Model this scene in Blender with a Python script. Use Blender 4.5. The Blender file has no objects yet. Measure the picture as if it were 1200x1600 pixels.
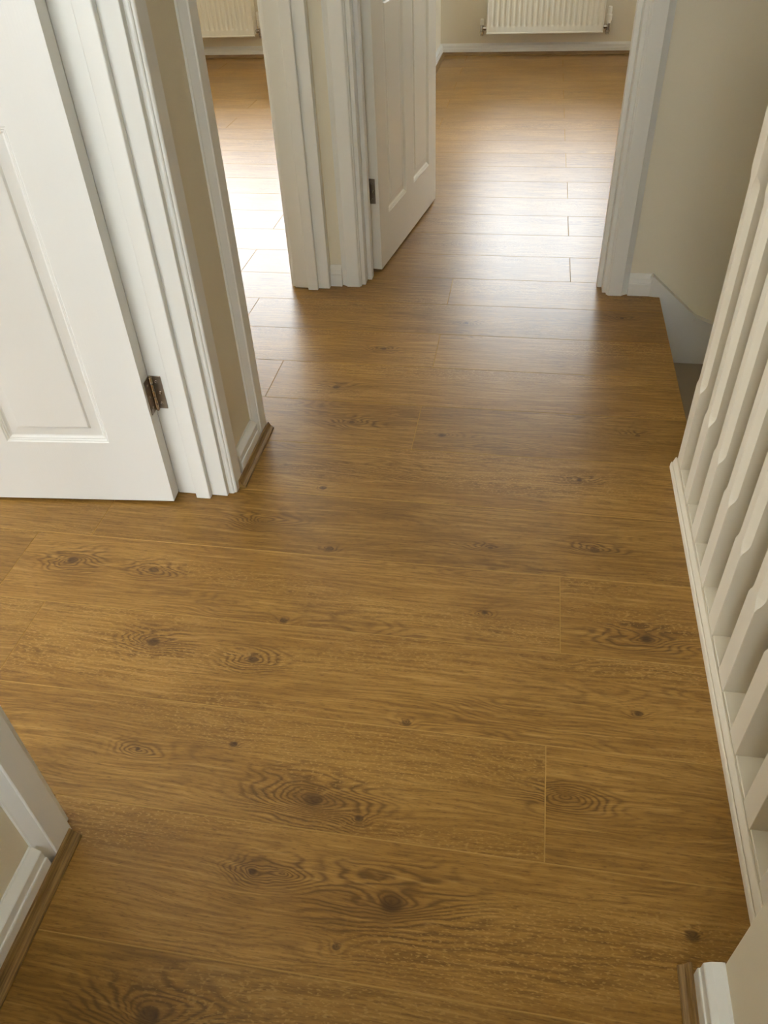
import bpy, math, random
from mathutils import Matrix, Vector

random.seed(7)
SC = bpy.context.scene
COL = SC.collection

# ------------------------------------------------------------------ camera
cam = bpy.data.cameras.new('camera')
cam.sensor_fit = 'HORIZONTAL'
cam.sensor_width = 36.0
cam.lens = 36.0 * 1225.15 / 1200.0
cam.clip_start = 0.02
cam.clip_end = 200
co = bpy.data.objects.new('camera', cam)
COL.objects.link(co)
R_, U_, F_ = ((0.9856978, 0.1636309, -0.04030858), (-0.07668361, 0.64849808, 0.75734396), (-0.15006491, 0.74342126, -0.65177093))
co.matrix_world = Matrix(((R_[0], U_[0], -F_[0], 0.0), (R_[1], U_[1], -F_[1], 0.0), (R_[2], U_[2], -F_[2], 1.1), (0, 0, 0, 1)))
SC.camera = co

# ------------------------------------------------------------------ world, exposure
SKY_TOP, SKY_UP, SKY_DOWN, SKY_STRENGTH = (2.15, 2.25, 2.32), (0.60, 0.64, 0.655), (1.0, 1.0, 0.96), 20.0
w = bpy.data.worlds.new('sky')
SC.world = w
w.use_nodes = True
nt = w.node_tree
nt.nodes.clear()
tc = nt.nodes.new('ShaderNodeTexCoord')
sep = nt.nodes.new('ShaderNodeSeparateXYZ')
ramp = nt.nodes.new('ShaderNodeValToRGB')
mr = nt.nodes.new('ShaderNodeMapRange')
mr.inputs[1].default_value, mr.inputs[2].default_value = -1, 1
bg = nt.nodes.new('ShaderNodeBackground')
out = nt.nodes.new('ShaderNodeOutputWorld')
ramp.color_ramp.elements[0].position = 0.47
ramp.color_ramp.elements[0].color = (*SKY_DOWN, 1)
ramp.color_ramp.elements[1].position = 0.53
ramp.color_ramp.elements[1].color = (*SKY_UP, 1)
el = ramp.color_ramp.elements.new(0.68)
el.color = (*SKY_UP, 1)
el = ramp.color_ramp.elements.new(0.92)
el.color = (*SKY_TOP, 1)
nt.links.new(tc.outputs['Generated'], sep.inputs[0])
nt.links.new(sep.outputs[2], mr.inputs[0])
nt.links.new(mr.outputs[0], ramp.inputs[0])
nt.links.new(ramp.outputs[0], bg.inputs[0])
bg.inputs[1].default_value = SKY_STRENGTH
nt.links.new(bg.outputs[0], out.inputs[0])

# window rectangles: (x0, x1, z0, z1)
WIN_FAR = (-0.45, 0.65, 0.90, 2.08)
WIN_ROOM = (-3.00, -1.05, 0.90, 2.34)
WIN_REAR = (-2.30, -0.90, 0.90, 2.10)
WIN_BACK = (-0.50, 0.27, 1.00, 2.10)
WIN_FILL_EAST = (4.00, 5.15, 1.00, 2.10)    # y0, y1, z0, z1; unseen window added as fill for the end room
WIN_FILL_WEST = (3.00, 4.40, 0.90, 2.10)  # unseen opening added to lift the light in the second left room
WIN_FILL_NEAR = (-0.50, 1.00, 0.85, 2.15)  # extra unseen opening, added to throw light through the near doorway
Y_FRONT, Y_REAR = 5.84, -1.80
ZC = 2.40


def portal(a0, a1, z0, z1, c, rz):
    """daylight portal lying in a window opening; rz turns it so that it shines into the room"""
    l = bpy.data.lights.new('window_daylight', 'AREA')
    l.shape = 'RECTANGLE'
    l.size, l.size_y = a1 - a0, z1 - z0
    l.cycles.is_portal = True
    o = bpy.data.objects.new('window_daylight', l)
    m, h = (a0 + a1) / 2, (z0 + z1) / 2
    o.location = (m, c, h) if rz in (0, 180) else (c, m, h)
    o.rotation_euler = (math.radians(90), 0, math.radians(rz))
    COL.objects.link(o)


portal(*WIN_FAR, Y_FRONT + 0.20, 0)
portal(*WIN_ROOM, Y_FRONT + 0.20, 0)
portal(*WIN_REAR, Y_REAR - 0.20, 180)
portal(*WIN_BACK, -1.40, 180)
portal(*WIN_FILL_EAST, 2.20, -90)
portal(*WIN_FILL_WEST, -3.80, 90)
portal(*WIN_FILL_NEAR, -3.80, 90)

SC.view_settings.view_transform = 'Standard'
SC.view_settings.look = 'None'
SC.view_settings.exposure = 0.12
SC.view_settings.gamma = 1.0
SC.view_settings.use_curve_mapping = False
SC.cycles.max_bounces = 14
SC.cycles.diffuse_bounces = 8
SC.cycles.glossy_bounces = 5
SC.cycles.caustics_reflective = False
SC.cycles.caustics_refractive = False
SC.cycles.sample_clamp_indirect = 6.0


# ------------------------------------------------------------------ node helpers
class NT:
    def __init__(s, name):
        s.m = bpy.data.materials.new(name)
        s.m.use_nodes = True
        s.t = s.m.node_tree
        s.b = s.t.nodes['Principled BSDF']

    def n(s, typ, **kw):
        nd = s.t.nodes.new(typ)
        for k, v in kw.items():
            setattr(nd, k, v)
        return nd

    def set(s, sock, v):
        if isinstance(v, bpy.types.NodeSocket):
            s.t.links.new(v, sock)
        else:
            sock.default_value = v

    def math(s, op, a, b=0.0, c=0.0, clamp=False):
        nd = s.n('ShaderNodeMath', operation=op, use_clamp=clamp)
        s.set(nd.inputs[0], a)
        s.set(nd.inputs[1], b)
        s.set(nd.inputs[2], c)
        return nd.outputs[0]

    def ramp(s, v, lo, hi, a=0.0, b=1.0):
        nd = s.n('ShaderNodeMapRange', interpolation_type='SMOOTHSTEP')
        s.set(nd.inputs[0], v)
        for i, q in enumerate((lo, hi, a, b)):
            s.set(nd.inputs[i + 1], q)
        return nd.outputs[0]

    def xyz(s, x, y, z):
        nd = s.n('ShaderNodeCombineXYZ')
        for i, q in enumerate((x, y, z)):
            s.set(nd.inputs[i], q)
        return nd.outputs[0]

    def noise(s, v, scale=1.0, detail=2.0, rough=0.5, dist=0.0):
        nd = s.n('ShaderNodeTexNoise')
        s.set(nd.inputs['Vector'], v)
        nd.inputs['Scale'].default_value = scale
        nd.inputs['Detail'].default_value = detail
        nd.inputs['Roughness'].default_value = rough
        nd.inputs['Distortion'].default_value = dist
        return nd.outputs[0]

    def mix(s, f, a, b, mode='MIX'):
        nd = s.n('ShaderNodeMix', data_type='RGBA', blend_type=mode)
        s.set(nd.inputs[0], f)
        s.set(nd.inputs[6], a if isinstance(a, bpy.types.NodeSocket) else (*a, 1))
        s.set(nd.inputs[7], b if isinstance(b, bpy.types.NodeSocket) else (*b, 1))
        return nd.outputs[2]

    def bump(s, h, strength, dist):
        nd = s.n('ShaderNodeBump')
        s.set(nd.inputs['Height'], h)
        nd.inputs['Strength'].default_value = strength
        nd.inputs['Distance'].default_value = dist
        s.t.links.new(nd.outputs[0], s.b.inputs['Normal'])


def paint(name, col, rough, bscale=120.0, bstr=0.15, bdist=0.001, var=0.03, spec=0.5):
    m = NT(name)
    pos = m.n('ShaderNodeNewGeometry').outputs['Position']
    f = m.noise(pos, 3.0, 3)
    c2 = tuple(c * (1 - var) for c in col)
    m.set(m.b.inputs['Base Color'], m.mix(f, c2, col))
    m.b.inputs['Roughness'].default_value = rough
    m.b.inputs['Specular IOR Level'].default_value = spec
    m.bump(m.noise(pos, bscale, 3), bstr, bdist)
    return m.m


def embossed(name, col, rough):
    m = NT(name)
    t = m.n('ShaderNodeTexCoord').outputs['Object']
    sp = m.n('ShaderNodeSeparateXYZ')
    m.set(sp.inputs[0], t)
    v = m.xyz(m.math('MULTIPLY', sp.outputs[0], 260), m.math('MULTIPLY', sp.outputs[1], 260), m.math('MULTIPLY', sp.outputs[2], 14))
    h = m.noise(v, 1.0, 3, 0.6, 0.3)
    m.b.inputs['Base Color'].default_value = (*col, 1)
    m.b.inputs['Roughness'].default_value = rough
    m.bump(h, 0.35, 0.0006)
    return m.m


def metal(name, col, rough):
    m = NT(name)
    pos = m.n('ShaderNodeNewGeometry').outputs['Position']
    m.b.inputs['Metallic'].default_value = 1.0
    m.set(m.b.inputs['Base Color'], m.mix(m.noise(pos, 90, 2), tuple(c * .75 for c in col), col))
    m.b.inputs['Roughness'].default_value = rough
    return m.m


M_WHITE = paint('white_woodwork_paint', (0.79, 0.795, 0.765), 0.32, 60, 0.08)
M_DOOR = embossed('white_grained_door_paint', (0.78, 0.785, 0.765), 0.38)
M_DOOR2 = paint('white_gloss_door_paint', (0.79, 0.77, 0.70), 0.22, 40, 0.05)
M_SPINDLE = paint('cream_white_stair_paint', (0.76, 0.70, 0.575), 0.35, 60, 0.08)
M_WALL = paint('cream_wall_paint', (0.77, 0.720, 0.585), 0.75, 220, 0.2, 0.0006, 0.03, 0.3)
M_CEIL = paint('white_ceiling_paint', (0.82, 0.81, 0.78), 0.9, 200, 0.2, 0.0006, 0.02, 0.2)
M_RAD = paint('white_radiator_enamel', (0.80, 0.78, 0.68), 0.30, 20, 0.02)
M_PLAST = paint('white_plastic', (0.80, 0.78, 0.70), 0.35, 20, 0.02)
M_TREAD = paint('grey_brown_stair_board', (0.44, 0.38, 0.29), 0.85, 400, 0.5, 0.001, 0.25, 0.2)
M_STEEL = metal('brushed_steel', (0.33, 0.285, 0.235), 0.30)
M_PIN = metal('polished_knuckle_steel', (0.55, 0.49, 0.41), 0.22)
M_CHROME = metal('dull_chrome', (0.62, 0.60, 0.56), 0.25)
M_DARK = paint('dark_recess', (0.03, 0.027, 0.024), 0.6)
M_UPVC = paint('white_window_frame', (0.82, 0.82, 0.80), 0.3, 20, 0.02)
gm = NT('window_glass')
tr = gm.n('ShaderNodeBsdfTransparent')
gl = gm.n('ShaderNodeBsdfGlossy')
gl.inputs['Roughness'].default_value = 0.02
fr = gm.n('ShaderNodeFresnel')
fr.inputs[0].default_value = 1.5
mx = gm.n('ShaderNodeMixShader')
gm.t.links.new(fr.outputs[0], mx.inputs[0])
gm.t.links.new(tr.outputs[0], mx.inputs[1])
gm.t.links.new(gl.outputs[0], mx.inputs[2])
gm.t.links.new(mx.outputs[0], gm.t.nodes['Material Output'].inputs[0])
M_GLASS = gm.m

# ------------------------------------------------------------------ oak laminate
Y0, PW = 0.3455, 0.19
# knots: x, y, radius along, radius across, size of dark core, strength
KNOTS = [
    (-0.250, 0.583, .085, .038, .011, 1.0), (-0.109, 0.449, .095, .042, .014, 1.0), (0.268, 0.968, .080, .032, .011, .9),
    (-0.614, 0.845, .060, .030, .010, .9), (-0.420, 0.830, .055, .026, .008, .8), (-0.866, 1.030, .060, .030, .010, .9),
    (-0.686, 1.024, .055, .026, .008, .8), (-0.387, 0.269, .080, .040, .013, 1.0), (0.285, 0.467, .022, .014, .008, .5),
    (-0.130, 0.736, .014, .009, .0065, .4), (-0.401, 0.659, .018, .010, .006, .4), (-0.177, 0.564, .022, .012, .0065, .5),
    (-0.389, 0.926, .018, .010, .0065, .4), (-0.020, 0.994, .028, .012, .006, .5), (0.242, 0.806, .028, .012, .0065, .5),
    (-0.345, 1.127, .028, .012, .007, .5), (-0.403, 1.321, .020, .010, .007, .4), (-0.507, 1.193, .070, .028, .0, .9),
    (-0.310, 0.464, .040, .020, .006, .7), (-0.173, 0.384, .012, .008, .0045, .3), (-0.389, 1.583, .070, .026, .006, .8),
    (-0.553, 0.629, .045, .020, .004, .6), (0.187, 1.188, .060, .022, .007, .8), (-0.161, 1.552, .035, .015, .008, .5),
    (-0.463, 1.740, .060, .022, .007, .8), (-0.370, 1.955, .050, .020, .006, .7), (0.161, 1.413, .050, .020, .006, .7),
    (0.130, 0.640, .070, .026, .0, .8), (-0.270, 0.470, .050, .026, .0, .7), (0.30, 1.60, .05, .02, .005, .6),
    (-0.02, 1.17, .06, .018, .004, .6), (0.30, 2.20, .045, .018, .006, .6), (-0.15, 2.13, .05, .02, .006, .6),
]


def wood_floor():
    m = NT('oak_laminate')
    sp = m.n('ShaderNodeSeparateXYZ')
    m.set(sp.inputs[0], m.n('ShaderNodeNewGeometry').outputs['Position'])
    x, y = sp.outputs[0], sp.outputs[1]
    r1 = m.n('ShaderNodeAttribute', attribute_name='plank').outputs['Fac']
    row = m.math('FLOOR', m.math('DIVIDE', m.math('SUBTRACT', y, Y0), PW))
    ox = m.math('MULTIPLY', r1, 31.7)
    oz = m.math('MULTIPLY', r1, 77.3)
    px = m.math('ADD', x, ox)
    mul, add = (lambda a, b: m.math('MULTIPLY', a, b)), (lambda a, b: m.math('ADD', a, b))
    # broad warp of the growth rings
    w1 = m.noise(m.xyz(mul(px, 2.6), mul(y, 13), oz), 1.0, 2.0)
    w2 = m.noise(m.xyz(mul(px, 11.0), mul(y, 30), oz), 1.0, 3.0, 0.6)
    w3 = m.noise(m.xyz(mul(px, 13.0), mul(y, 26), add(oz, 5.0)), 1.0, 2.0)
    d2c, d3c = m.math('SUBTRACT', w2, 0.5), m.math('SUBTRACT', w3, 0.5)
    xw, yw = add(x, mul(d2c, 0.040)), add(y, mul(d3c, 0.024))
    f = add(mul(y, 80.0), mul(w1, 20.0))
    f = add(f, mul(w2, 1.7))
    core, halo = None, None
    for (kx, ky, a, b, c, s) in KNOTS:
        dx = m.math('DIVIDE', m.math('SUBTRACT', xw, kx), a)
        dy = m.math('DIVIDE', m.math('SUBTRACT', yw, ky), b)
        d2 = add(mul(dx, dx), mul(dy, dy))
        g = m.math('EXPONENT', mul(m.math('SQRT', d2), -1.10))
        g = mul(g, m.math('COMPARE', row, math.floor((ky - Y0) / PW), 0.1))
        h = mul(g, s)
        halo = h if halo is None else m.math('MAXIMUM', halo, h)
        f = add(f, mul(g, 10.0 * s))
        if c > 0:
            cx = m.math('DIVIDE', m.math('SUBTRACT', x, kx), c * 1.15)
            cy = m.math('DIVIDE', m.math('SUBTRACT', y, ky), c * .85)
            q = add(add(mul(cx, cx), mul(cy, cy)), mul(d3c, 2.4))
            q = m.ramp(q, 1.7, 0.35)
            core = q if core is None else m.math('MAXIMUM', core, q)
    sn = m.math('SINE', mul(f, 6.2832))
    ring = m.math('POWER', m.math('MULTIPLY_ADD', sn, 0.5, 0.5), 1.8)
    patch = m.noise(m.xyz(mul(px, 3.0), mul(y, 9), add(oz, 9.0)), 1.0, 2.0)
    rmask = m.math('MAXIMUM', m.ramp(patch, 0.40, 0.72, 0.06, 0.58), m.ramp(halo, 0.05, 0.35, 0.0, 1.0))
    ring = mul(ring, rmask)
    # streaks and pores follow the grain
    yg = add(y, add(mul(w1, .03), mul(halo, .02)))
    st = m.noise(m.xyz(mul(px, 9), mul(yg, 210), oz), 1.0, 4.0, 0.62)
    po = m.noise(m.xyz(mul(px, 70), mul(yg, 620), oz), 1.0, 2.0, 0.6)
    fl = m.noise(m.xyz(mul(px, 150), mul(yg, 420), add(oz, 3.0)), 1.0, 1.0)
    flm = m.ramp(m.noise(m.xyz(mul(px, 1.5), mul(y, 8), add(oz, 21.0)), 1.0, 1.0), 0.45, 0.65)
    low = m.noise(m.xyz(mul(px, 3.0), mul(y, 12), oz), 1.0, 3.0)
    c = m.mix(m.ramp(low, 0.32, 0.68), WOOD_A, WOOD_B)
    c = m.mix(mul(m.ramp(st, 0.42, 0.66), 0.70), c, WOOD_STREAK)
    c = m.mix(mul(ring, 0.74), c, WOOD_RING)
    c = m.mix(mul(m.ramp(po, 0.54, 0.68), 0.42), c, WOOD_RING)
    c = m.mix(mul(m.ramp(st, 0.44, 0.30), 0.45), c, WOOD_FLECK)
    c = m.mix(mul(mul(m.ramp(fl, 0.56, 0.66), flm), 0.50), c, WOOD_FLECK)
    c = m.mix(mul(m.ramp(halo, 0.30, 1.0), 0.55), c, WOOD_HALO)
    c = m.mix(mul(core, m.math('MULTIPLY_ADD', m.ramp(w3, 0.35, 0.65), 0.35, 0.5)), c, WOOD_KNOT)
    tint = m.ramp(m.math('FRACT', mul(r1, 13.7)), 0, 1, 0.93, 1.07)
    hs = m.n('ShaderNodeHueSaturation')
    m.set(hs.inputs['Value'], tint)
    m.set(hs.inputs['Color'], c)
    ed = m.n('ShaderNodeAttribute', attribute_name='edge').outputs['Fac']     # cut edge of each board; its lighter tan also paints the light it catches
    m.set(m.b.inputs['Base Color'], m.mix(mul(ed, 0.75), hs.outputs[0], (0.40, 0.25, 0.085)))
    ro = m.math('MULTIPLY_ADD', po, 0.10, FLOOR_ROUGH - 0.05)
    m.set(m.b.inputs['Roughness'], m.math('MULTIPLY_ADD', ed, 0.4, ro))
    m.set(m.b.inputs['Specular IOR Level'], m.math('MULTIPLY_ADD', ed, -0.26, FLOOR_SPEC))
    m.bump(add(mul(st, 0.5), mul(po, 0.5)), 0.10, 0.0005)
    return m.m


WOOD_A, WOOD_B = (0.246, 0.127, 0.027), (0.318, 0.174, 0.042)
WOOD_STREAK, WOOD_RING = (0.160, 0.079, 0.014), (0.072, 0.031, 0.006)
WOOD_FLECK, WOOD_HALO, WOOD_KNOT = (0.42, 0.255, 0.080), (0.110, 0.052, 0.013), (0.040, 0.017, 0.006)
FLOOR_ROUGH, FLOOR_SPEC = 0.32, 0.34
M_FLOOR = wood_floor()


def wood_bead():
    m = NT('oak_beading')
    sp = m.n('ShaderNodeSeparateXYZ')
    m.set(sp.inputs[0], m.n('ShaderNodeTexCoord').outputs['UV'])
    st = m.noise(m.xyz(m.math('MULTIPLY', sp.outputs[0], 14), m.math('MULTIPLY', sp.outputs[1], 420), 0.0), 1.0, 4.0, 0.6)
    c = m.mix(m.ramp(st, 0.35, 0.68), (0.260, 0.155, 0.048), (0.120, 0.062, 0.016))
    m.set(m.b.inputs['Base Color'], c)
    m.b.inputs['Roughness'].default_value = 0.42
    m.bump(st, 0.2, 0.0006)
    return m.m


M_BEAD = wood_bead()


# ------------------------------------------------------------------ mesh helpers
class MB:
    def __init__(s):
        s.v, s.f, s.uv = [], [], []

    def add(s, vs, fs, uv=None):
        b = len(s.v)
        s.v += [tuple(v) for v in vs]
        s.f += [tuple(i + b for i in f) for f in fs]
        s.uv += list(uv) if uv else [(0, 0)] * len(vs)
        return s

    def box(s, x0, x1, y0, y1, z0, z1):
        return s.add([(x, y, z) for z in (z0, z1) for y in (y0, y1) for x in (x0, x1)],
                     [(0, 2, 3, 1), (4, 5, 7, 6), (0, 1, 5, 4), (2, 6, 7, 3), (0, 4, 6, 2), (1, 3, 7, 5)])

    def prism(s, prof, p0, p1, a, b, closed=True):
        """profile points (a, b) swept straight from p0 to p1; a and b are direction vectors"""
        p0, p1, a, b = map(Vector, (p0, p1, a, b))
        n = len(prof)
        L = (p1 - p0).length
        vs, uv = [], []
        for k, p in enumerate((p0, p1)):
            acc = 0.0
            for i, q in enumerate(prof):
                vs.append(p + a * q[0] + b * q[1])
                if i:
                    acc += math.hypot(q[0] - prof[i - 1][0], q[1] - prof[i - 1][1])
                uv.append((k * L, acc))
        fs = [(i, (i + 1) % n, (i + 1) % n + n, i + n) for i in range(n if closed else n - 1)]
        if closed:
            fs += [tuple(range(n))[::-1], tuple(range(n, 2 * n))]
        return s.add(vs, fs, uv)

    def loft(s, loops, caps=True):
        n = len(loops[0])
        vs = [v for l in loops for v in l]
        fs = []
        for k in range(len(loops) - 1):
            for i in range(n):
                j = (i + 1) % n
                fs.append((k * n + i, k * n + j, (k + 1) * n + j, (k + 1) * n + i))
        if caps:
            fs += [tuple(range(n))[::-1], tuple(range((len(loops) - 1) * n, len(loops) * n))]
        return s.add(vs, fs)

    def lathe(s, c, axis, prof, n=20):
        """profile of (distance along axis, radius) turned about an axis through c"""
        ax = Vector(axis).normalized()
        e1 = ax.orthogonal().normalized()
        e2 = ax.cross(e1)
        loops = [[Vector(c) + ax * d + (e1 * math.cos(2 * math.pi * k / n) + e2 * math.sin(2 * math.pi * k / n)) * r for k in range(n)] for d, r in prof]
        return s.loft(loops)

    def build(s, name, mat, parent=None, bevel=0.0, smooth=False, loc=None):
        me = bpy.data.meshes.new(name)
        me.from_pydata(s.v, [], s.f)
        ul = me.uv_layers.new(name='UVMap')
        for l in me.loops:
            ul.data[l.index].uv = s.uv[l.vertex_index]
        me.materials.append(mat)
        import bmesh
        bm = bmesh.new()
        bm.from_mesh(me)
        bmesh.ops.recalc_face_normals(bm, faces=bm.faces)
        bm.to_mesh(me)
        bm.free()
        if smooth:
            me.shade_smooth()
            me.set_sharp_from_angle(angle=math.radians(38))
        o = bpy.data.objects.new(name, me)
        COL.objects.link(o)
        if parent:
            o.parent = parent
        if loc:
            o.location = loc
        if bevel:
            bv = o.modifiers.new('bevel', 'BEVEL')
            bv.width = bevel
            bv.segments = 2
            bv.limit_method = 'ANGLE'
        return o


def empty(name, loc=(0, 0, 0), rz=0.0):
    o = bpy.data.objects.new(name, None)
    o.empty_display_size = 0.1
    COL.objects.link(o)
    o.location = loc
    o.rotation_euler = (0, 0, rz)
    return o


def tag(o, label, cat, kind=None, group=None):
    o['label'], o['category'] = label, cat
    if kind:
        o['kind'] = kind
    if group:
        o['group'] = group
    return o


def struct(o, label, cat):
    return tag(o, label, cat, 'structure')


# ------------------------------------------------------------------ layout constants (metres)
XW0, XW1 = -0.722, -0.610          # partition along the left of the landing
YB0, YB1 = 2.3645, 2.4705          # partition at the end of the landing
O1 = (0.500, 1.266)                # near doorway, between linings
O2 = (1.549, 2.325)                # second doorway
O3 = (-0.497, 0.249)               # doorway at the end
HO = 1.985
LT = 0.026                         # lining thickness
STAIR_X = 0.420
WALL_R, WALL_RY = 0.302, 0.413     # near wall on the right and where it ends
RAIL_Y1 = 1.484
XL, XR = -3.60, 2.00
BACK_Y = -1.20

# ------------------------------------------------------------------ floor
ROW_BUTT = {-1: [-.658, .44], 0: [-.648, .45], 1: [-1.003, .0945], 2: [-.866, .46], 3: [-.980, .1175], 4: [-.860, .46], 5: [-.640, .46],
            6: [-1.324, -.226, .46], 7: [-.640, .46], 8: [-1.318, -.220, .46], 9: [-.822, .46], 10: [-1.318, -.220, .878], 11: [-.943, .155],
            12: [-.50], 13: [-.936, .153], 14: [-.47], 15: [-.94, .154], 16: [-.44], 17: [-.94, .151], 18: [-.46]}
PL = 1.098


def row_butts(n):
    b = list(ROW_BUTT.get(n, [0.15 if n % 2 else -0.46]))
    while b[0] > XL:
        b.insert(0, b[0] - PL)
    while b[-1] < XR:
        b.append(b[-1] + PL)
    return b


def make_floor():
    fb = MB()
    att = []
    g = 0.0011
    rows = range(math.floor((Y_REAR - Y0) / PW), math.ceil((Y_FRONT - Y0) / PW))
    for n in rows:
        ya, yb = max(Y0 + n * PW, Y_REAR), min(Y0 + (n + 1) * PW, Y_FRONT)
        cuts = sorted({ya, yb} | {c for c in (WALL_RY, RAIL_Y1 + 0.0, YB0 + 0.05) if ya < c < yb})
        bt = row_butts(n)
        for ba, bb in zip(bt[:-1], bt[1:]):
            rid = random.random()
            for ys, ye in zip(cuts[:-1], cuts[1:]):
                ym = (ys + ye) / 2
                lim = XR
                if ym < WALL_RY:
                    lim = WALL_R + 0.02
                elif ym < RAIL_Y1:
                    lim = 0.38
                elif ym < YB0 + 0.05:
                    lim = STAIR_X
                xs, xe = max(ba, XL), min(bb, lim)
                if xe - xs < 0.01:
                    continue
                gs = g if ys == ya else 0
                ge = g if ye == yb else 0
                zz = -0.0008
                fb.add([(xs, ys, zz if gs else 0), (xe, ys, zz if gs else 0), (xe, ye, zz if ge else 0), (xs, ye, zz if ge else 0),
                        (xs + g, ys + gs, 0), (xe - g, ys + gs, 0), (xe - g, ye - ge, 0), (xs + g, ye - ge, 0)],
                       [(4, 5, 6, 7), (0, 1, 5, 4), (1, 2, 6, 5), (2, 3, 7, 6), (3, 0, 4, 7)])
                att += [rid] * 5
    nf = len(fb.f)
    ne = len(att)
    # deck below the boards
    for (x0, x1, y0, y1) in ((XL, WALL_R + .02, Y_REAR, WALL_RY), (XL, 0.36, WALL_RY, RAIL_Y1), (XL, STAIR_X - .017, RAIL_Y1, YB0 + .05), (XL, XR, YB0 + .05, Y_FRONT)):
        fb.box(x0, x1, y0, y1, -0.24, -0.0012)
    o = fb.build('floor', M_FLOOR)
    a = o.data.attributes.new('plank', 'FLOAT', 'FACE')
    for i in range(len(o.data.polygons)):
        a.data[i].value = att[i] if i < nf else 0.5
    e = o.data.attributes.new('edge', 'FLOAT', 'FACE')
    for i in range(ne):
        e.data[i].value = 1.0 if i % 5 else 0.0
    return struct(o, 'warm oak laminate plank floor running through the landing and rooms', 'floor')


make_floor()

# ------------------------------------------------------------------ walls and ceiling
b = MB()
b.box(XW0, XW1, Y_REAR, O1[0] - LT, 0, ZC)
b.box(XW0, XW1, O1[0] - LT, O1[1] + LT, HO + LT, ZC)
b.box(XW0, XW1, O1[1] + LT, O2[0] - LT, 0, ZC)
b.box(XW0, XW1, O2[0] - LT, O2[1] + LT, HO + LT, ZC)
b.box(XW0, XW1, O2[1] + LT, YB0, 0, ZC)
struct(b.build('wall_left', M_WALL), 'cream landing wall pierced by the two left doorways', 'wall')
b = MB()
b.box(XW0, O3[0] - LT, YB0, YB1, 0, ZC)
b.box(O3[0] - LT, O3[1] + LT, YB0, YB1, HO + LT, ZC)
b.box(O3[1] + LT, XR, YB0, YB1, -2.6, ZC)
struct(b.build('wall_back', M_WALL), 'cream wall at the end of the landing beside the stairs', 'wall')
b = MB()
b.box(WALL_R, XR, BACK_Y, WALL_RY, 0, ZC)
b.box(WALL_R + .02, XR, BACK_Y, WALL_RY, -2.6, 0)
struct(b.build('wall_right', M_WALL, bevel=0.003), 'cream wall end at the bottom right by the balustrade', 'wall')
struct(MB().box(XL, XW0, 1.37, 1.47, 0, ZC).build('wall_partition', M_WALL), 'cream partition between the two left rooms', 'wall')
struct(MB().box(XW0, -0.638, YB1, Y_FRONT, 0, ZC).build('wall_room_side', M_WALL), 'cream side wall on the left of the end room', 'wall')


def facade(y0, y1, wins, name, label, x0=XL, x1=XR):
    b = MB()
    x = x0
    for (a, c, z0, z1) in sorted(wins):
        b.box(x, a, y0, y1, -.24, ZC)
        b.box(a, c, y0, y1, -.24, z0)
        b.box(a, c, y0, y1, z1, ZC)
        x = c
    b.box(x, x1, y0, y1, -.24, ZC)
    struct(b.build(name, M_WALL), label, 'wall')


def side_wall(x0, x1, ya, yb, za, wins, name, label):
    b = MB()
    y = ya
    for (a, c, z0, z1) in sorted(wins):
        b.box(x0, x1, y, a, za, ZC).box(x0, x1, a, c, za, z0).box(x0, x1, a, c, z1, ZC)
        y = c
    b.box(x0, x1, y, yb, za, ZC)
    struct(b.build(name, M_WALL), label, 'wall')


side_wall(XR, XR + .25, BACK_Y - .25, Y_FRONT + .25, -2.6, [WIN_FILL_EAST], 'wall_stairwell', 'cream outer wall beyond the stairwell and end room')
side_wall(XL - .25, XL, Y_REAR - .25, Y_FRONT + .25, -.24, [WIN_FILL_WEST, WIN_FILL_NEAR], 'wall_outer', 'cream outer wall of the left rooms')
facade(Y_FRONT, Y_FRONT + .25, [WIN_FAR, WIN_ROOM], 'wall_front', 'cream far wall behind the radiators')
facade(BACK_Y - .25, BACK_Y, [WIN_BACK], 'wall_behind', 'cream wall closing the landing behind the viewer', XW1, XR)
struct(MB().box(.30, .395, WALL_RY, YB0, -2.6, -.24).build('wall_lower', M_WALL), 'cream wall under the landing edge down in the stairwell', 'wall')
facade(Y_REAR - .25, Y_REAR, [WIN_REAR], 'wall_rear', 'cream rear wall of the near left room', XL, XW1)
struct(MB().box(XL - .25, XR + .25, Y_REAR - .25, Y_FRONT + .25, ZC, ZC + .15).build('ceiling', M_CEIL), 'white ceiling over the landing and rooms', 'ceiling')
struct(MB().box(0.3, XR + .1, WALL_RY - .1, YB0 + .1, -2.75, -2.6).build('floor_lower', M_TREAD), 'floor at the foot of the stairwell', 'floor')

# ------------------------------------------------------------------ windows
def window(idx, rect, y, sgn, label, side=0):
    x0, x1, z0, z1 = rect
    r = empty('window_%d' % idx, ((x0 + x1) / 2, y, z0)) if not side else empty('window_%d' % idx, (y, (x0 + x1) / 2, z0), math.radians(side))
    struct(r, label, 'window')
    hx = (x1 - x0) / 2
    H = z1 - z0
    ya, yb = sorted((sgn * .10, sgn * .16))
    fw = .055
    f = MB().box(-hx, -hx + fw, ya, yb, 0, H).box(hx - fw, hx, ya, yb, 0, H).box(-hx + fw, hx - fw, ya, yb, 0, fw).box(-hx + fw, hx - fw, ya, yb, H - fw, H)
    f.box(-.03, .03, ya, yb, fw, H - fw)
    f.build('window_frame', M_UPVC, r, bevel=.004)
    for s in (-1, 1):
        q = sorted((s * .03, s * (hx - fw)))
        MB().box(q[0], q[1], sgn * .13 - .002, sgn * .13 + .002, fw, H - fw).build('pane', M_GLASS, r)
    q = sorted((sgn * .10, -sgn * .04))
    MB().box(-hx, hx, q[0], q[1], -.022, 0.0).build('window_sill', M_WHITE, r, bevel=.005)
    return r


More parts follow.
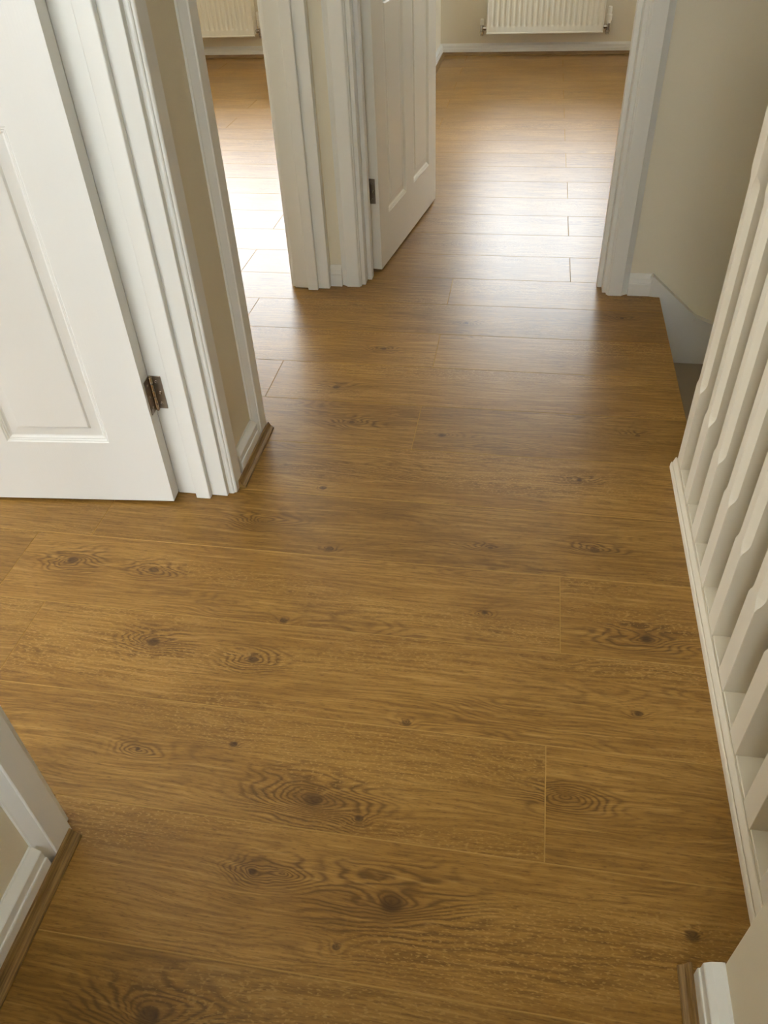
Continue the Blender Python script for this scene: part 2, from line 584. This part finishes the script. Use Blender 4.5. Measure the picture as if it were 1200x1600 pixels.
window(1, WIN_FAR, Y_FRONT, 1, 'white framed window above the radiator of the end room')
window(2, WIN_ROOM, Y_FRONT, 1, 'wide white framed window above the left room radiator')
window(5, WIN_FILL_EAST, XR, 1, 'added unseen window in the side wall, fill light for the end room', -90)
window(6, WIN_FILL_WEST, XL, 1, 'added unseen window in the side wall, fill light for the second left room', 90)
window(7, WIN_FILL_NEAR, XL, 1, 'added unseen window in the side wall of the near left room, brightening the landing', 90)
window(4, WIN_BACK, BACK_Y, -1, 'small white framed window behind the viewer')
window(3, WIN_REAR, Y_REAR, -1, 'white framed window in the near left room')

# ------------------------------------------------------------------ mouldings
AW = 0.063
ARCH = [(0, 0), (0, .0095), (.0014, .0118), (.0036, .0126), (.0044, .0156), (.0060, .0174), (.0078, .0180), (.0445, .0180), (.0458, .0170), (.0465, .0152), (.0605, .0055), (.0630, .0042), (.0630, 0)]
SK_H = 0.066
SKIRT = [(0, 0), (.018, 0), (.018, .036), (.0172, .0385), (.0155, .039), (.0150, .041), (.0150, .054), (.0140, .0555), (.0040, .0645), (.0030, .066), (0, .066)]


def architrave(parent, a0, a1, H, P, legs='LTR'):
    """P(a, z, t) maps along-wall, height and projection to a point"""
    mb = MB()
    m = .012
    prof = ARCH
    n = len(prof)
    path = []
    if 'L' in legs:
        path.append(lambda u: (a0 - m - u, 0.0))
    path.append(lambda u: ((a0 - m - u) if 'L' in legs else a0 - m, H + m + u))
    path.append(lambda u: ((a1 + m + u) if 'R' in legs else a1 + m, H + m + u))
    if 'R' in legs:
        path.append(lambda u: (a1 + m + u, 0.0))
    loops = [[P(*fn(u), t) for u, t in prof] for fn in path]
    mb.loft(loops)
    return mb.build('architrave', M_WHITE, parent)


def frame(idx, label, lo, hi, P0, d0, d1, stop, landing_legs='LTR', room_legs='LTR', origin=(0, 0, 0)):
    """P0(a, d, z): along opening, depth through wall, height -> point. d0 is the landing face, d1 the room face"""
    r = empty('trim_%d' % idx, origin)
    struct(r, label, 'door frame')
    O = Vector(origin)
    Q = lambda a, d, z: Vector(P0(a, d, z)) - O

    def bx(mb, a0, a1, e0, e1, z0, z1):
        c = [Q(a, d, z) for z in (z0, z1) for d in (e0, e1) for a in (a0, a1)]
        mb.add(c, [(0, 2, 3, 1), (4, 5, 7, 6), (0, 1, 5, 4), (2, 6, 7, 3), (0, 4, 6, 2), (1, 3, 7, 5)])
    s = 1 if d1 > d0 else -1
    e0, e1 = d0 - s * .0015, d1 + s * .0015
    for (a0, a1) in ((lo - LT, lo), (hi, hi + LT)):
        mb = MB()
        bx(mb, a0, a1, e0, e1, 0.001, HO)
        mb.build('lining', M_WHITE, r, bevel=.0015)
    mb = MB()
    bx(mb, lo - LT, hi + LT, e0, e1, HO, HO + LT)
    mb.build('head_lining', M_WHITE, r, bevel=.0015)
    sp = .014
    for (a0, a1) in ((lo, lo + sp), (hi - sp, hi)):
        mb = MB()
        bx(mb, a0, a1, stop[0], stop[1], 0.0005, HO - sp)
        mb.build('door_stop', M_WHITE, r, bevel=.002)
    mb = MB()
    bx(mb, lo, hi, stop[0], stop[1], HO - sp, HO)
    mb.build('door_stop', M_WHITE, r, bevel=.002)
    if landing_legs:
        architrave(r, lo, hi, HO, lambda a, z, t: Q(a, d0 - s * t, z), landing_legs)
    if room_legs:
        architrave(r, lo, hi, HO, lambda a, z, t: Q(a, d1 + s * t, z), room_legs)
    return r


PX = lambda a, d, z: (d, a, z)
PY = lambda a, d, z: (a, d, z)
frame(1, 'white moulded frame of the near left doorway holding the hinged door', O1[0], O1[1], PX, XW1, XW0, (-.644, -.677), origin=(XW1, (O1[0] + O1[1]) / 2, 0))
frame(2, 'white moulded frame of the doorless second left doorway', O2[0], O2[1], PX, XW1, XW0, (-.644, -.677), landing_legs='LT', origin=(XW1, (O2[0] + O2[1]) / 2, 0))
frame(3, 'white moulded frame of the doorway at the landing end', O3[0], O3[1], PY, YB0, YB1, (2.402, 2.434), origin=((O3[0] + O3[1]) / 2, YB0, 0))


def skirting(name, label, p0, p1, nrm):
    mb = MB()
    mb.prism(SKIRT, p0, p1, nrm, (0, 0, 1))
    return struct(mb.build(name, M_WHITE), label, 'skirting board')


skirting('baseboard_left', 'white skirting on the left wall at the bottom left corner', (XW1, BACK_Y, 0), (XW1, O1[0] - .012 - AW, 0), (1, 0, 0))
skirting('baseboard_middle', 'short white skirting on the pier between the two left doorways', (XW1, O1[1] + .012 + AW, 0), (XW1, O2[0] - .012 - AW, 0), (1, 0, 0))
skirting('baseboard_corner', 'tiny white skirting in the corner left of the end doorway', (XW1, YB0, 0), (O3[0] - .012 - AW, YB0, 0), (0, -1, 0))
skirting('baseboard_back', 'short white skirting right of the end doorway above the stairs', (O3[1] + .012 + AW, YB0, 0.002), (0.389, YB0, 0.002), (0, -1, 0))
skirting('baseboard_front', 'white skirting under the radiator of the end room', (-.638, Y_FRONT, 0), (XR, Y_FRONT, 0), (0, -1, 0))
skirting('baseboard_room_side', 'white skirting on the left wall of the end room', (-.638, YB1, 0), (-.638, Y_FRONT, 0), (1, 0, 0))
skirting('baseboard_room_front', 'white skirting under the radiator of the second left room', (XL, Y_FRONT, 0), (XW0, Y_FRONT, 0), (0, -1, 0))
RSK = [(0, 0), (.026, 0), (.026, .038), (.0252, .041), (.0235, .0415), (.0230, .0435), (.0230, .057), (.0220, .0585), (.0150, .064), (.0040, .0675), (0, .0675)]
b = MB().prism(RSK, (WALL_R, BACK_Y, 0), (WALL_R, WALL_RY, 0), (-1, 0, 0), (0, 0, 1))
struct(b.build('baseboard_right', M_WHITE), 'white stepped skirting on the wall end at the bottom right', 'skirting board')

BEAD = [(0, 0), (.0150, 0), (.0150, .0030), (.0138, .0050), (.0120, .0062), (.0085, .0085), (.0062, .0120), (.0050, .0150), (.0042, .0172), (.0026, .0190), (0, .0190)]


def bead(idx, label, p0, p1, nrm):
    mb = MB().prism(BEAD, p0, p1, nrm, (0, 0, 1))
    return struct(mb.build('trim_%d' % idx, M_BEAD), label, 'floor beading')


BX = XW1 + .018
bead(4, 'oak floor beading along the skirting at the bottom left', (BX, BACK_Y, 0), (BX, .478, 0), (1, 0, 0))
bead(5, 'short oak floor beading on the pier between the left doorways', (BX, 1.300, 0), (BX, 1.537, 0), (1, 0, 0))
bead(6, 'oak floor beading along the skirting at the bottom right', (WALL_R - .026, BACK_Y, 0), (WALL_R - .026, .427, 0), (-1, 0, 0))
bead(7, 'oak floor beading under the end room radiator wall', (-.638 + .018, Y_FRONT - .018, 0), (XR, Y_FRONT - .018, 0), (0, -1, 0))
bead(8, 'oak floor beading on the left wall of the end room', (-.620, YB1 + .08, 0), (-.620, Y_FRONT - .018, 0), (1, 0, 0))
bead(9, 'oak floor beading under the second left room radiator wall', (XL, Y_FRONT - .018, 0), (XW0, Y_FRONT - .018, 0), (0, -1, 0))

# ------------------------------------------------------------------ doors
def ring_panel(mb, u0, u1, z0, z1, y, sg):
    prof = [(0, 0), (.0025, .0022), (.0045, .0020), (.0065, .0045), (.0085, .0043), (.0115, .0075), (.0140, .0085), (.0330, .0070), (.0360, .0030), (.0390, .0026)]
    loops = [[(u0 + i, y + sg * d, z0 + i), (u1 - i, y + sg * d, z0 + i), (u1 - i, y + sg * d, z1 - i), (u0 + i, y + sg * d, z1 - i)] for i, d in prof]
    vs = [v for l in loops for v in l]
    fs = []
    for k in range(len(loops) - 1):
        for i in range(4):
            j = (i + 1) % 4
            fs.append((k * 4 + i, k * 4 + j, k * 4 + 4 + j, k * 4 + 4 + i))
    n = len(loops) * 4
    fs.append((n - 4, n - 3, n - 2, n - 1))
    mb.add(vs, fs)


def door_leaf_mesh(W, H, T, cols, rows):
    """leaf from the hinge at u = 0; face at y = 0 and y = T"""
    mb = MB()
    us = sorted({0.0, W} | {c for p in cols for c in p})
    zs = sorted({0.0, H} | {c for p in rows for c in p})
    for (y, sg) in ((0.0, 1), (T, -1)):
        for i in range(len(us) - 1):
            for j in range(len(zs) - 1):
                u0, u1, z0, z1 = us[i], us[i + 1], zs[j], zs[j + 1]
                if (u0, u1) in cols and (z0, z1) in rows:
                    ring_panel(mb, u0, u1, z0, z1, y, sg)
                else:
                    mb.add([(u0, y, z0), (u1, y, z0), (u1, y, z1), (u0, y, z1)], [(0, 1, 2, 3)])
    for (a, c) in (((0, 0), (0, 1)), ((W, W), (0, 1))):
        mb.add([(a[0], 0, 0), (a[0], T, 0), (a[0], T, H), (a[0], 0, H)], [(0, 1, 2, 3)])
    for z in (0, H):
        mb.add([(0, 0, z), (W, 0, z), (W, T, z), (0, T, z)], [(0, 1, 2, 3)])
    import bmesh
    me = bpy.data.meshes.new('tmp')
    me.from_pydata(mb.v, [], mb.f)
    bm = bmesh.new()
    bm.from_mesh(me)
    bmesh.ops.remove_doubles(bm, verts=bm.verts, dist=1e-5)
    o = MB()
    bm.verts.index_update()
    o.add([tuple(v.co) for v in bm.verts], [tuple(v.index for v in f.verts) for f in bm.faces])
    bm.free()
    bpy.data.meshes.remove(me)
    return o


def hinge(parent, z, leaf_door, leaf_frame, knuckle, H=.076):
    """leaf_*: (origin, width dir, out normal) of each flap, in the parent's space; the flap spreads from the knuckle"""
    r = None
    kb = MB()
    kx, ky = knuckle
    cuts = 5
    for i in range(cuts):
        za, zb = z + H * i / cuts + .0006, z + H * (i + 1) / cuts - .0006
        kb.lathe((kx, ky, za), (0, 0, 1), [(0, .0042), (.0006, .0048), (zb - za - .0006, .0048), (zb - za, .0042)], 14)
    kb.lathe((kx, ky, z - .002), (0, 0, 1), [(0, .003), (H + .004, .003)], 12)
    r = kb.build('hinge', M_PIN, parent, smooth=True)
    for (o, d, n, wd) in (leaf_door, leaf_frame):
        o, d, n = Vector(o), Vector(d), Vector(n)
        mb = MB()
        up = Vector((0, 0, 1))
        c = [o + d * a + n * t + up * (z + zz) for zz in (0, H) for t in (0, .0018) for a in (.001, wd)]
        mb.add(c, [(0, 2, 3, 1), (4, 5, 7, 6), (0, 1, 5, 4), (2, 6, 7, 3), (0, 4, 6, 2), (1, 3, 7, 5)])
        mb.build('hinge_leaf', M_STEEL, r, bevel=.0006)
        for k in range(3):
            zz = z + H * (.17 + .33 * k)
            p = o + d * (wd * (.55 if k != 1 else .68)) + n * .0018 + up * zz
            sm = MB()
            sm.lathe(p - n * .0006, n, [(0, .0036), (.0008, .0036), (.0012, .0026), (.0009, .0020)], 14)
            sm.build('screw', M_PIN, r, smooth=True)
    return r


def handle_set(parent, u, z, T):
    for sg, y in ((-1, 0.0), (1, T)):
        mb = MB()
        mb.lathe((u, y, z), (0, sg, 0), [(0, .026), (.006, .026), (.008, .022)], 24)
        mb.lathe((u, y + sg * .008, z), (0, sg, 0), [(0, .009), (.035, .009)], 16)
        mb.lathe((u + .008, y + sg * .045, z), (-1, 0, 0), [(0, .009), (.10, .008), (.115, .006)], 16)
        mb.build('door_handle', M_CHROME, parent, smooth=True)


# near left door: swung about 85 degrees into the room, landing face towards -y
rows6 = [(.155, .770), (.905, 1.500), (1.615, 1.835)]
ang1 = math.radians(180 + 4.7)
D1 = empty('door_1', (-.7215, 1.2625, .008), ang1)
struct(D1, 'white grained six panel door open in the near left doorway', 'door')
leaf = door_leaf_mesh(.762, 1.975, .035, [(.105, .330), (.432, .657)], rows6)
dl = leaf.build('door_leaf', M_DOOR, D1, smooth=False)
# leaf extends along local +x; local +y points to the visible landing face after the turn
hz = .228 - .008
# frame flap lies on the lining (world facing -y): convert world directions to door space
inv = Matrix.Rotation(-ang1, 3, 'Z')
fo = inv @ Vector((-.7215 + .7215, 1.266 - 1.2625 - .0004, 0))
hinge(D1, hz, ((-.0002, 0, 0), (0, 1, 0), (-1, 0, 0), .027), (tuple(fo), tuple(inv @ Vector((1, 0, 0))), tuple(inv @ Vector((0, -1, 0))), .026), (-.0052, .0032))
hinge(D1, 1.62, ((-.0002, 0, 0), (0, 1, 0), (-1, 0, 0), .027), (tuple(fo), tuple(inv @ Vector((1, 0, 0))), tuple(inv @ Vector((0, -1, 0))), .026), (-.0052, .0032))
handle_set(D1, .70, .99, .035)

# end door: swung about 82 degrees into the end room, landing face towards +x
ang3 = math.radians(81.6)
D3 = empty('door_2', (-.4957, 2.4745, .008), ang3)
struct(D3, 'white gloss panel door open into the end room', 'door')
leaf = MB()
lm = door_leaf_mesh(.688, 1.975, .035, [(.094, .299), (.389, .594)], rows6)
lm.v = [(x, y - .035, z) for x, y, z in lm.v]
lm.build('door_leaf', M_DOOR2, D3)
inv = Matrix.Rotation(-ang3, 3, 'Z')
fo = inv @ Vector((-.497 + .0006 + .4957, 0, 0))
for hzz in (.215, 1.62):
    hinge(D3, hzz, ((-.0002, 0, 0), (0, -1, 0), (-1, 0, 0), .024), (tuple(fo), tuple(inv @ Vector((0, -1, 0))), tuple(inv @ Vector((1, 0, 0))), .024), (-.0030, .0030))
handle_set(D3, .628, .99, 0.0)

# ------------------------------------------------------------------ balustrade
BAL = empty('balustrade', (.395, (RAIL_Y1 + WALL_RY) / 2, 0))
tag(BAL, 'cream painted stair balustrade with stop chamfered spindles along the right floor edge', 'balustrade')
by = BAL.location.y
bx0 = BAL.location.x
RH = [(.0340, -.02), (.0340, .0100), (.0332, .0135), (.0318, .0156), (.0305, .0150), (.0298, .0128), (.0290, .0180), (.0272, .0240), (.0258, .0280), (.0236, .0285), (.0226, .0262)]
RAILP = [(-q, z) for q, z in RH] + [(q, z) for q, z in RH[::-1]]
MB().prism(RAILP, (0, WALL_RY - by, 0), (0, RAIL_Y1 - by, 0), (1, 0, 0), (0, 0, 1)).build('base_rail', M_SPINDLE, BAL, bevel=.0008)
MB().box(-.035, .035, WALL_RY - by, RAIL_Y1 - by, -.24, -.02).build('apron', M_SPINDLE, BAL)
S = .022
SPZ1, SPZ2 = .219, .650
ys = [1.437 - .118 * k for k in range(9)]


def spindle_mesh(z0, z1, z2, z3):
    mb = MB()

    def loop(z, c):
        c = max(c, .0006)
        return [(-S + c, -S, z), (S - c, -S, z), (S, -S + c, z), (S, S - c, z), (S - c, S, z), (-S + c, S, z), (-S, S - c, z), (-S, -S + c, z)]
    cmax = .0105
    L = [(z0, 0), (z1, 0), (z1 + .002, .0015), (z1 + .006, .0030), (z1 + .010, .0058), (z1 + .016, .0088), (z1 + .023, cmax),
         (z2 - .023, cmax), (z2 - .016, .0088), (z2 - .010, .0058), (z2 - .006, .003), (z2 - .002, .0015), (z2, 0), (z3, 0)]
    mb.loft([loop(z, c) for z, c in L])
    return mb


sm = spindle_mesh(.0262, SPZ1, SPZ2, .862)
proto = None
for k, yy in enumerate(ys):
    if proto is None:
        o = proto = sm.build('spindle', M_SPINDLE, BAL)
    else:
        o = proto.copy()
        COL.objects.link(o)
        o.parent = BAL
    o.location = (0, yy + S - by, 0)
edges = [RAIL_Y1] + [y for yy in ys for y in (yy + 2 * S, yy)] + [WALL_RY]
for k in range(0, len(edges), 2):
    a, c = edges[k + 1], edges[k]
    if c - a > .006:
        MB().box(-.0205, .0205, a - by + .0004, c - by - .0004, .0262, .0305).build('fillet', M_SPINDLE, BAL, bevel=.001)
HR = [(-.022, 0), (.022, 0), (.022, .008), (.027, .013), (.029, .024), (.026, .036), (.017, .044), (0, .047), (-.017, .044), (-.026, .036), (-.029, .024), (-.027, .013), (-.022, .008)]
MB().prism(HR, (0, WALL_RY - by, .860), (0, RAIL_Y1 - by, .860), (1, 0, 0), (0, 0, 1)).build('handrail', M_SPINDLE, BAL, smooth=True)

# ------------------------------------------------------------------ staircase
ST = empty('staircase', (STAIR_X, (RAIL_Y1 + YB0) / 2, -.22))
tag(ST, 'stairs dropping away right of the landing with bare boards and a white string', 'stairs')
so = ST.location
GO, RI = .235, .22
W0, W1 = RAIL_Y1 + .004 - so.y, YB0 - .019 - so.y
for k in range(6):
    x0 = GO * k
    z = -RI * k
    MB().box(x0 - .017, x0 + GO, W0, W1, z - .02, z).build('tread', M_TREAD, ST, bevel=.003)
    MB().box(x0 - .016, x0 - .001, W0, W1, z + .0005, z + RI - (.002 if k == 0 else .021)).build('riser', M_TREAD, ST)
P_ = lambda x, z: (x - so.x, z - so.z)
top = [P_(.389, .068), P_(.539, -.061), P_(.70, -.125), P_(.90, -.30), P_(1.85, -1.19)]
bot = [P_(1.85, -1.62), P_(.50, -.36), P_(.4205, -.30), P_(.4205, -.0015), P_(.389, .0005)]
poly = top + bot
fy, byy = YB0 - .018 - so.y, YB0 - .0002 - so.y
n = len(poly)
mb = MB().add([(x, fy, z) for x, z in poly] + [(x, byy, z) for x, z in poly],
              [tuple(range(n)), tuple(range(n, 2 * n))[::-1]] + [(i, (i + 1) % n, (i + 1) % n + n, i + n) for i in range(n)])
strg = mb.build('wall_string', M_WHITE, ST, bevel=.0015)
strg['label'] = 'white painted wall string'
cap = MB()
for i in range(len(top) - 1):
    (xa, za), (xb, zb) = top[i], top[i + 1]
    L = math.hypot(xb - xa, zb - za)
    nx, nz = -(zb - za) / L, (xb - xa) / L
    pts = [(xa, fy - .004, za), (xb, fy - .004, zb), (xb - nx * .010, fy - .004, zb - nz * .010), (xa - nx * .010, fy - .004, za - nz * .010)]
    q = [(x, byy, z) for x, _, z in pts]
    cap.add(pts + q, [(0, 1, 2, 3), (4, 5, 6, 7), (0, 1, 5, 4), (1, 2, 6, 5), (2, 3, 7, 6), (3, 0, 4, 7)])
for i in range(len(top) - 1):
    (xa, za), (xb, zb) = top[i], top[i + 1]
    L = math.hypot(xb - xa, zb - za)
    nx, nz = -(zb - za) / L, (xb - xa) / L
    pts = [(xa + nx * .002, fy - .009, za + nz * .002), (xb + nx * .002, fy - .009, zb + nz * .002), (xb - nx * .004, fy - .009, zb - nz * .004), (xa - nx * .004, fy - .009, za - nz * .004)]
    q = [(x, byy, z) for x, _, z in pts]
    cap.add(pts + q, [(0, 1, 2, 3), (4, 5, 6, 7), (0, 1, 5, 4), (1, 2, 6, 5), (2, 3, 7, 6), (3, 0, 4, 7)])
cap.build('string_moulding', M_WHITE, ST)

# ------------------------------------------------------------------ radiators
def radiator_panel(width, H, y):
    """pressed steel front with sunken vertical flutes"""
    mb = MB()
    pitch = .0333
    n = int((width - .03) // pitch)
    m = (width - n * pitch) / 2
    us = [(-width / 2, 0), (-width / 2 + .006, 0)]
    shape = [(0.0, 0), (.18, 0), (.30, .6), (.40, 1), (.60, 1), (.70, .6), (.82, 0)]
    for k in range(n):
        for f, d in shape:
            us.append((-width / 2 + m + (k + f) * pitch, d))
    us += [(width / 2 - m, 0), (width / 2 - .006, 0), (width / 2, 0)]
    zs = [(0, 0), (.030, 0), (.034, .25), (.040, .75), (.046, 1), (H - .046, 1), (H - .040, .75), (H - .034, .25), (H - .030, 0), (H, 0)]
    vs = [(u, y + .007 * d * e, z) for z, e in zs for u, d in us]
    c = len(us)
    fs = [(j * c + i, j * c + i + 1, (j + 1) * c + i + 1, (j + 1) * c + i) for j in range(len(zs) - 1) for i in range(c - 1)]
    return mb.add(vs, fs)


def radiator(x0, x1, z0, label, valves):
    W, H = x1 - x0, .60
    yf = 5.735
    r = empty('radiator', ((x0 + x1) / 2, yf, z0))
    tag(r, label, 'radiator', group='panel radiators')
    fp = radiator_panel(W - .012, H - .012, 0.0)
    fp.v = [(x, y, z + .006) for x, y, z in fp.v]
    fp.build('front_panel', M_RAD, r, smooth=True)
    rim = MB()
    rim.box(-W / 2, W / 2, -.004, .012, 0, .010).box(-W / 2, W / 2, -.004, .012, H - .010, H)
    rim.box(-W / 2, -W / 2 + .010, -.004, .012, .010, H - .010).box(W / 2 - .010, W / 2, -.004, .012, .010, H - .010)
    rim.build('panel_rim', M_RAD, r, bevel=.003)
    for s in (-1, 1):
        a, c = sorted((s * W / 2, s * (W / 2 - .004)))
        MB().box(a, c, .012, .072, .012, H).build('side_panel', M_RAD, r, bevel=.002)
    gp = MB()
    for k in range(int(W / .014)):
        xx = -W / 2 + .006 + k * .014
        gp.box(xx, xx + .005, .014, .072, H - .004, H)
    gp.box(-W / 2, W / 2, .010, .018, H - .004, H).box(-W / 2, W / 2, .066, .074, H - .004, H)
    gp.build('top_grille', M_RAD, r)
    MB().box(-W / 2 + .012, W / 2 - .012, .056, .070, .01, H - .02).build('rear_panel', M_RAD, r)
    for s in (-1, 1):
        MB().box(s * W * .36 - .02, s * W * .36 + .02, .070, Y_FRONT - yf - .0005, .12, H - .1).build('bracket', M_RAD, r)
    for s, kind in valves:
        vx = s * (W / 2 + .030)
        vy = .036
        v = MB()
        v.lathe((s * (W / 2 - .002), vy, .028), (s, 0, 0), [(0, .008), (.008, .008), (.008, .012), (.018, .012), (.018, .009), (.034, .009)], 12)
        v.lathe((vx, vy, -.012), (0, 0, 1), [(0, .010), (.010, .010), (.012, .013), (.022, .013), (.024, .010), (.060, .010)], 14)
        v.lathe((vx, vy, -.002), (0, 1, 0), [(0, .0075), (Y_FRONT - yf - vy - .0005, .0075)], 12)
        body = v.build('valve', M_CHROME, r, smooth=True)
        if kind == 'trv':
            h = MB()
            h.lathe((vx, vy, .046), (0, 0, 1), [(0, .011), (.012, .012), (.014, .017), (.048, .0175), (.050, .0135), (.086, .0125), (.090, .009)], 20)
            hd = h.build('thermostatic_head', M_PLAST, body, smooth=True)
            sl = MB()
            for k in range(-2, 3):
                a = math.radians(-90 + 26 * k)
                d = Vector((math.cos(a), math.sin(a), 0))
                t = Vector((-d.y, d.x, 0))
                cc = Vector((vx, vy, .100)) + d * .0128
                sl.add([cc + t * i * .0014 + Vector((0, 0, j * .014)) for i, j in ((-1, -1), (1, -1), (1, 1), (-1, 1))], [(0, 1, 2, 3)])
            q = sl.build('grip_slot', M_DARK, body)
        else:
            h = MB()
            h.lathe((vx, vy, .046), (0, 0, 1), [(0, .011), (.030, .0105), (.034, .008)], 18)
            h.build('lockshield_cap', M_PLAST, body, smooth=True)
    return r


radiator(-.338, .377, .131, 'white fluted panel radiator on the far wall of the end room', [(-1, 'cap'), (1, 'trv')])
radiator(-2.95, -1.855, .136, 'wider white fluted panel radiator seen through the second left doorway', [(-1, 'cap'), (1, 'trv')])
